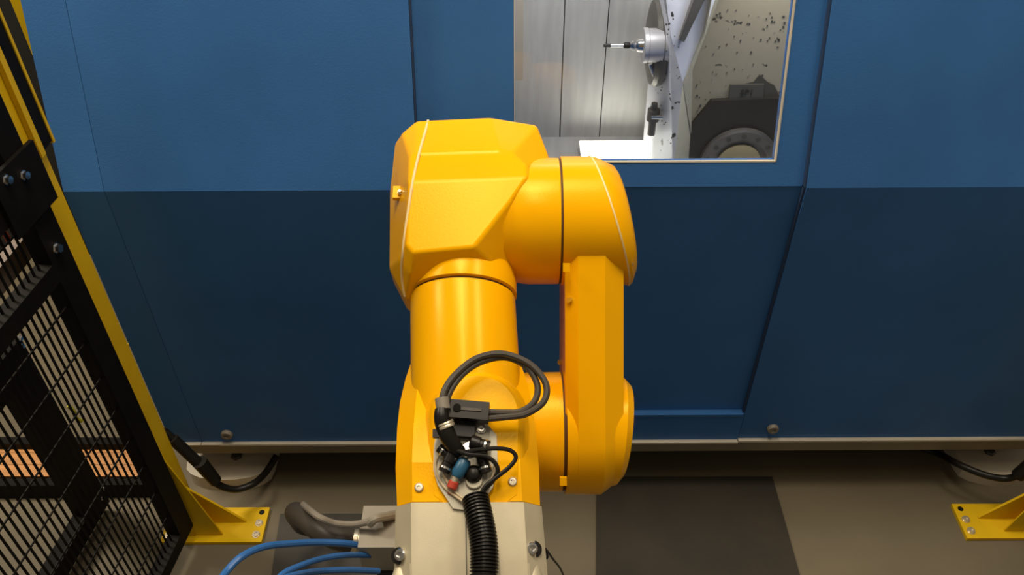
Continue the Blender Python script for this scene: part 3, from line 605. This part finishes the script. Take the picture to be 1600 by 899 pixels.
# round sockets let into the plate
for u, v, r in ((741, 751, 14), (733, 703, 13), (716, 745, 11)):
    lfit('socket_ring', [(-0.003, r * kp), (0.003, r * kp), (0.004, (r - 1.5) * kp), (0.004, (r - 3) * kp)], u, v, 'steel' if r != 14 else 'plate')
def dirp(u0, v0, u1, v1, h0, h1): return onplate(u0, v0, h0), onplate(u1, v1, h1)
def fitting(u0, v0, u1, v1, h0, h1, r, nutm='steel', m='rubber'):
    a_, b_ = dirp(u0, v0, u1, v1, h0, h1); d = (b_ - a_); L_ = d.length
    q = B(); lathe(q, a_, d, [(0, r * 0.8), (L_ * 0.06, r), (L_ * 0.5, r), (L_ * 0.52, r * 0.84), (L_ * 0.72, r * 0.84), (L_ * 0.74, r * 0.95), (L_, r * 0.9)], 18); f_ = obj('elbow_fitting', q, m, fore)
    q = B(); cyl(q, a_ + d.normalized() * r, onplate(u0, v0, -0.002) + d.normalized() * r, r * 0.95, n=16); obj('fitting_stem', q, m, fore)
    q = B(); lathe(q, a_ + d * 0.74, d, [(0, r * 1.0), (0.0025, r * 1.02), (0.003, r * 0.9)], 18); obj('clamp_ring', q, nutm, fore)
fitting(735, 690, 764, 699, .014, .014, .0088)
fitting(752, 707, 760, 738, .012, .011, .0080)
fitting(707, 708, 693, 738, .012, .010, .0080)
fitting(714, 722, 686, 700, .010, .010, .0066)
# blue plug with brass neck and red cap
a_, b_ = dirp(728, 718, 712, 746, .012, .010); q = B(); d = b_ - a_; L_ = d.length; lathe(q, a_, d, [(0, .0068), (.003, .0085), (L_ * .8, .0085), (L_, .006)], 18); obj('blue_plug', q, 'bluefit', fore, label='blue plug body')
a2, b2 = dirp(712, 746, 707, 758, .010, .009); q = B(); cyl(q, a2, b2, .0048, .004, 14); obj('plug_neck', q, 'zinc', fore)
a3, b3 = dirp(710, 752, 706, 762, .008, .007); q = B(); lathe(q, a3, b3 - a3, [(0, .005), (.002, .0066), (.009, .0066), (.011, .004)], 16); obj('red_cap', q, 'redfit', fore, label='red push cap')
a3, b3 = dirp(700, 769, 709, 773, .002, .002); q = B(); cyl(q, a3, b3, .002, n=8); obj('red_collar', q, 'redfit', fore, label='small red collar')
# black button
lfit('black_button', [(-0.001, 14 * kp), (0.006, 14 * kp), (0.010, 11.5 * kp), (0.012, 7 * kp), (0.0125, 0.001)], 740, 742, 'rubber')
lfit('socket_screw', [(-0.001, 7.5 * kp), (0.003, 7.5 * kp), (0.0031, 6 * kp), (0.007, 5.6 * kp), (0.0071, 3 * kp), (0.003, 3 * kp)], 752, 671, 'steel')
lfit('socket_screw', [(-0.001, 5 * kp), (0.006, 5 * kp), (0.0065, 3 * kp), (0.003, 3 * kp)], 727, 712, 'zinc')
# black cable connector block lying on the plate, with tape ring and elbow plug
a_, b_ = LP(703, 641, 0.108), LP(764, 646, 0.108); dx = (b_ - a_) / 2; up_ = RH; dy = up_.cross(dx).normalized()
q = B(); obox(q, (a_ + b_) / 2, dx, dy * 0.0115, up_ * 0.0105); bevel(q, 0.003, 2); cblk = obj('plug_block', q, 'rubber', fore)
q = B(); a4, b4 = LP(710, 638, 0.1192), LP(752, 641, 0.1192); obox(q, (a4 + b4) / 2, (b4 - a4) / 2, dy * 0.0018, up_ * 0.001); bevel(q, 0.0006, 1); obj('latch_strip', q, 'cablegrey', cblk)
q = B(); cyl(q, LP(714, 637, 0.119), LP(714, 637, 0.1215), 0.005, n=14); obj('latch_button', q, 'rubber', cblk)
q = B(); obox(q, LP(726, 668, 0.0955), dx * 0.55, dy * 0.013, up_ * 0.006); bevel(q, 0.003, 1); obj('plug_foot', q, 'rubber', cblk)
# ------------------------------------------------------------------ cables and hoses on the robot (things of their own)
def lpts(l): return [LP(u, v, h) for u, v, h in l]
t = thing('cable_loop', LP(770, 560, 0.10), 'doubled dark grey cable looped above the robot forearm and into the black plug', 'cable')
q = B(); tube(q, lpts([(696, 668, .118), (691, 640, .126), (694, 612, .128), (712, 585, .125), (745, 560, .122), (785, 553, .122), (826, 568, .122), (852, 598, .120), (850, 627, .118), (822, 647, .113), (790, 652, .110), (757, 655, .108)]), 0.0042, 10, 8); obj('cable', q, 'cablegrey', t)
q = B(); tube(q, lpts([(700, 668, .112), (698, 640, .118), (702, 615, .120), (722, 586, .118), (752, 566, .116), (790, 559, .116), (822, 573, .116), (839, 600, .114), (836, 626, .112), (815, 643, .109), (788, 645, .108), (757, 644, .108)]), 0.0042, 10, 8); obj('cable', q, 'cablegrey', t)
q = B(); a_, b_ = LP(690, 622, .124), LP(693, 640, .122); cyl(q, a_, b_, 0.0086, 0.009, 16); obj('cable_tape', q, 'greycable', t, label='greyish tape around both cables')
t = thing('cable_plug', LP(700, 680, 0.10), 'black cable plug with metal collar at the upper left of the connector plate', 'plug')
q = B(); tube(q, lpts([(690, 640, .124), (690, 652, .124), (693, 664, .120), (699, 680, .116), (710, 698, .108), (718, 706, .100)]), 0.0095, 14, 6, rf=lambda i, n: 0.0085 + 0.0022 * math.sin(math.pi * i / n)); obj('sheath', q, 'rubber', t)
a_, b_ = LP(694, 660, .121), LP(698, 671, .118); q = B(); d = b_ - a_; lathe(q, a_, d, [(0, .0112), (.002, .0118), (.0035, .0112), (.0045, .0118), (.007, .0118), (.0072, .0102)], 20); obj('metal_collar', q, 'zinc', t)
q = B(); obox(q, LP(684, 678, .117), RX * 0.006, RY * 0.005, RH * 0.004); bevel(q, 0.001, 1); obj('tie_head', q, 'rubber', t)
cable('thin_loop_cable', lpts([(704, 698, .108), (722, 706, .113), (748, 703, .116), (775, 701, .116), (797, 704, .114), (806, 715, .112), (796, 730, .110), (776, 746, .108), (757, 762, .104), (748, 782, .102)]), 0.0027, 'rubber', 'thin black cable swinging out past the right edge of the connector plate')
cable('thin_inner_cable', lpts([(706, 701, .110), (730, 710, .115), (757, 713, .114), (772, 722, .111), (778, 736, .108), (770, 752, .104), (756, 768, .101), (753, 786, .100)]), 0.0027, 'rubber', 'thin black cable bending tightly over the connector plate')
cable('beige_tube', lpts([(690, 706, .094), (681, 722, .092), (683, 742, .092), (695, 762, .092), (715, 778, .094), (735, 791, .099)]), 0.0016, 'beige', 'thin beige tube curving along the left edge of the connector plate')
cable('beige_tube', lpts([(693, 740, .098), (698, 752, .094), (708, 766, .093), (722, 778, .095), (738, 789, .099)]), 0.0016, 'beige', 'shorter thin beige tube inside the other, left of the red cap')
cable('beige_tube', lpts([(773, 726, .092), (770, 742, .093), (762, 758, .096), (752, 785, .099)]), 0.0014, 'beige', 'thin beige tube on the right side of the connector plate by the black cable')
# corrugated hose
P = spline(lpts([(743, 779, .100), (749, 808, .108), (755, 840, .113), (757, 872, .116), (756, 905, .117), (754, 950, .112), (752, 1000, .106), (750, 1060, .102), (748, 1130, .10)]), 24)
rings_pts = P
q = B(); tube(q, P, 0.016, 18, 0, rf=lambda i, n: 0.0168 if (i // 2) % 2 == 0 else 0.0143)
hz = obj('corrugated_hose', q, 'rubber', None, 60); tag(hz, 'thick black corrugated hose running down over the grey wrist', 'hose')
# hose, cables and air lines beside the base
t = thing('supply_hose', onZ(470, 830, 0), 'thick dark grey hose bending down to the floor from the shiny gland', 'hose')
q = B(); tube(q, [onY(549, 846, .80), onY(528, 842, .80), onY(500, 829, .82), onY(478, 812, .86), onY(463, 801, .93), onY(460, 803, 1.02), onY(464, 812, 1.14), onY(475, 824, 1.19), onY(510, 830, 1.23)], 0.0195, 16, 8); obj('hose', q, 'cablegrey', t)
cable('grey_signal_cable', [onY(u, v, y) for u, v, y in ((474, 789, 0.90), (486, 799, 0.83), (500, 809, 0.805), (523, 818, 0.80), (550, 820, 0.80), (575, 816, 0.80), (592, 809, 0.81), (608, 812, 0.83))], 0.0058, 'greycable', 'light grey cable lying along the top of the thick dark hose')
q = B(); tube(q, [onY(u, v, y) for u, v, y in ((578, 818, .80), (586, 811, .80), (600, 808, .81), (625, 803, .83))], 0.008, 10, 6); tag(obj('wrapped_cable', q, 'greybox'), 'short pale wrapped cable above the grey connector box', 'cable')
g = 'blue air hoses'
cable('air_hose', [onY(u, v, y) for u, v, y in ((335, 925, .62), (352, 896, .66), (378, 870, .69), (412, 855, .72), (455, 850, .75), (500, 848, .77), (545, 850, .78), (575, 856, .79))], 0.0056, 'bluehose', 'blue air hose, topmost of three, arcing widest to the left', 'hose', g)
cable('air_hose', [onY(u, v, y) for u, v, y in ((425, 925, .63), (440, 899, .66), (470, 884, .69), (505, 873, .72), (540, 868, .74), (580, 868, .77))], 0.0048, 'bluehose', 'blue air hose between the other two, ending at the grey box', 'hose', g)
cable('air_hose', [onY(u, v, y) for u, v, y in ((415, 915, .60), (460, 899, .64), (500, 893, .68), (545, 891, .70), (592, 893, .72))], 0.0048, 'bluehose', 'blue air hose lowest of three, running into the black connector', 'hose', g)
cable('thin_floor_cable', [V((0.026, S.y - 0.03, 0.63)), V((0.06, S.y - 0.02, 0.615))] + [onZ(u, v, z) for u, v, z in ((852, 858, .52), (864, 874, .40), (876, 890, .26), (886, 915, .05), (893, 940, .003), (905, 980, .003))], 0.0022, 'rubber', 'very thin black cable dropping to the floor right of the grey wrist')
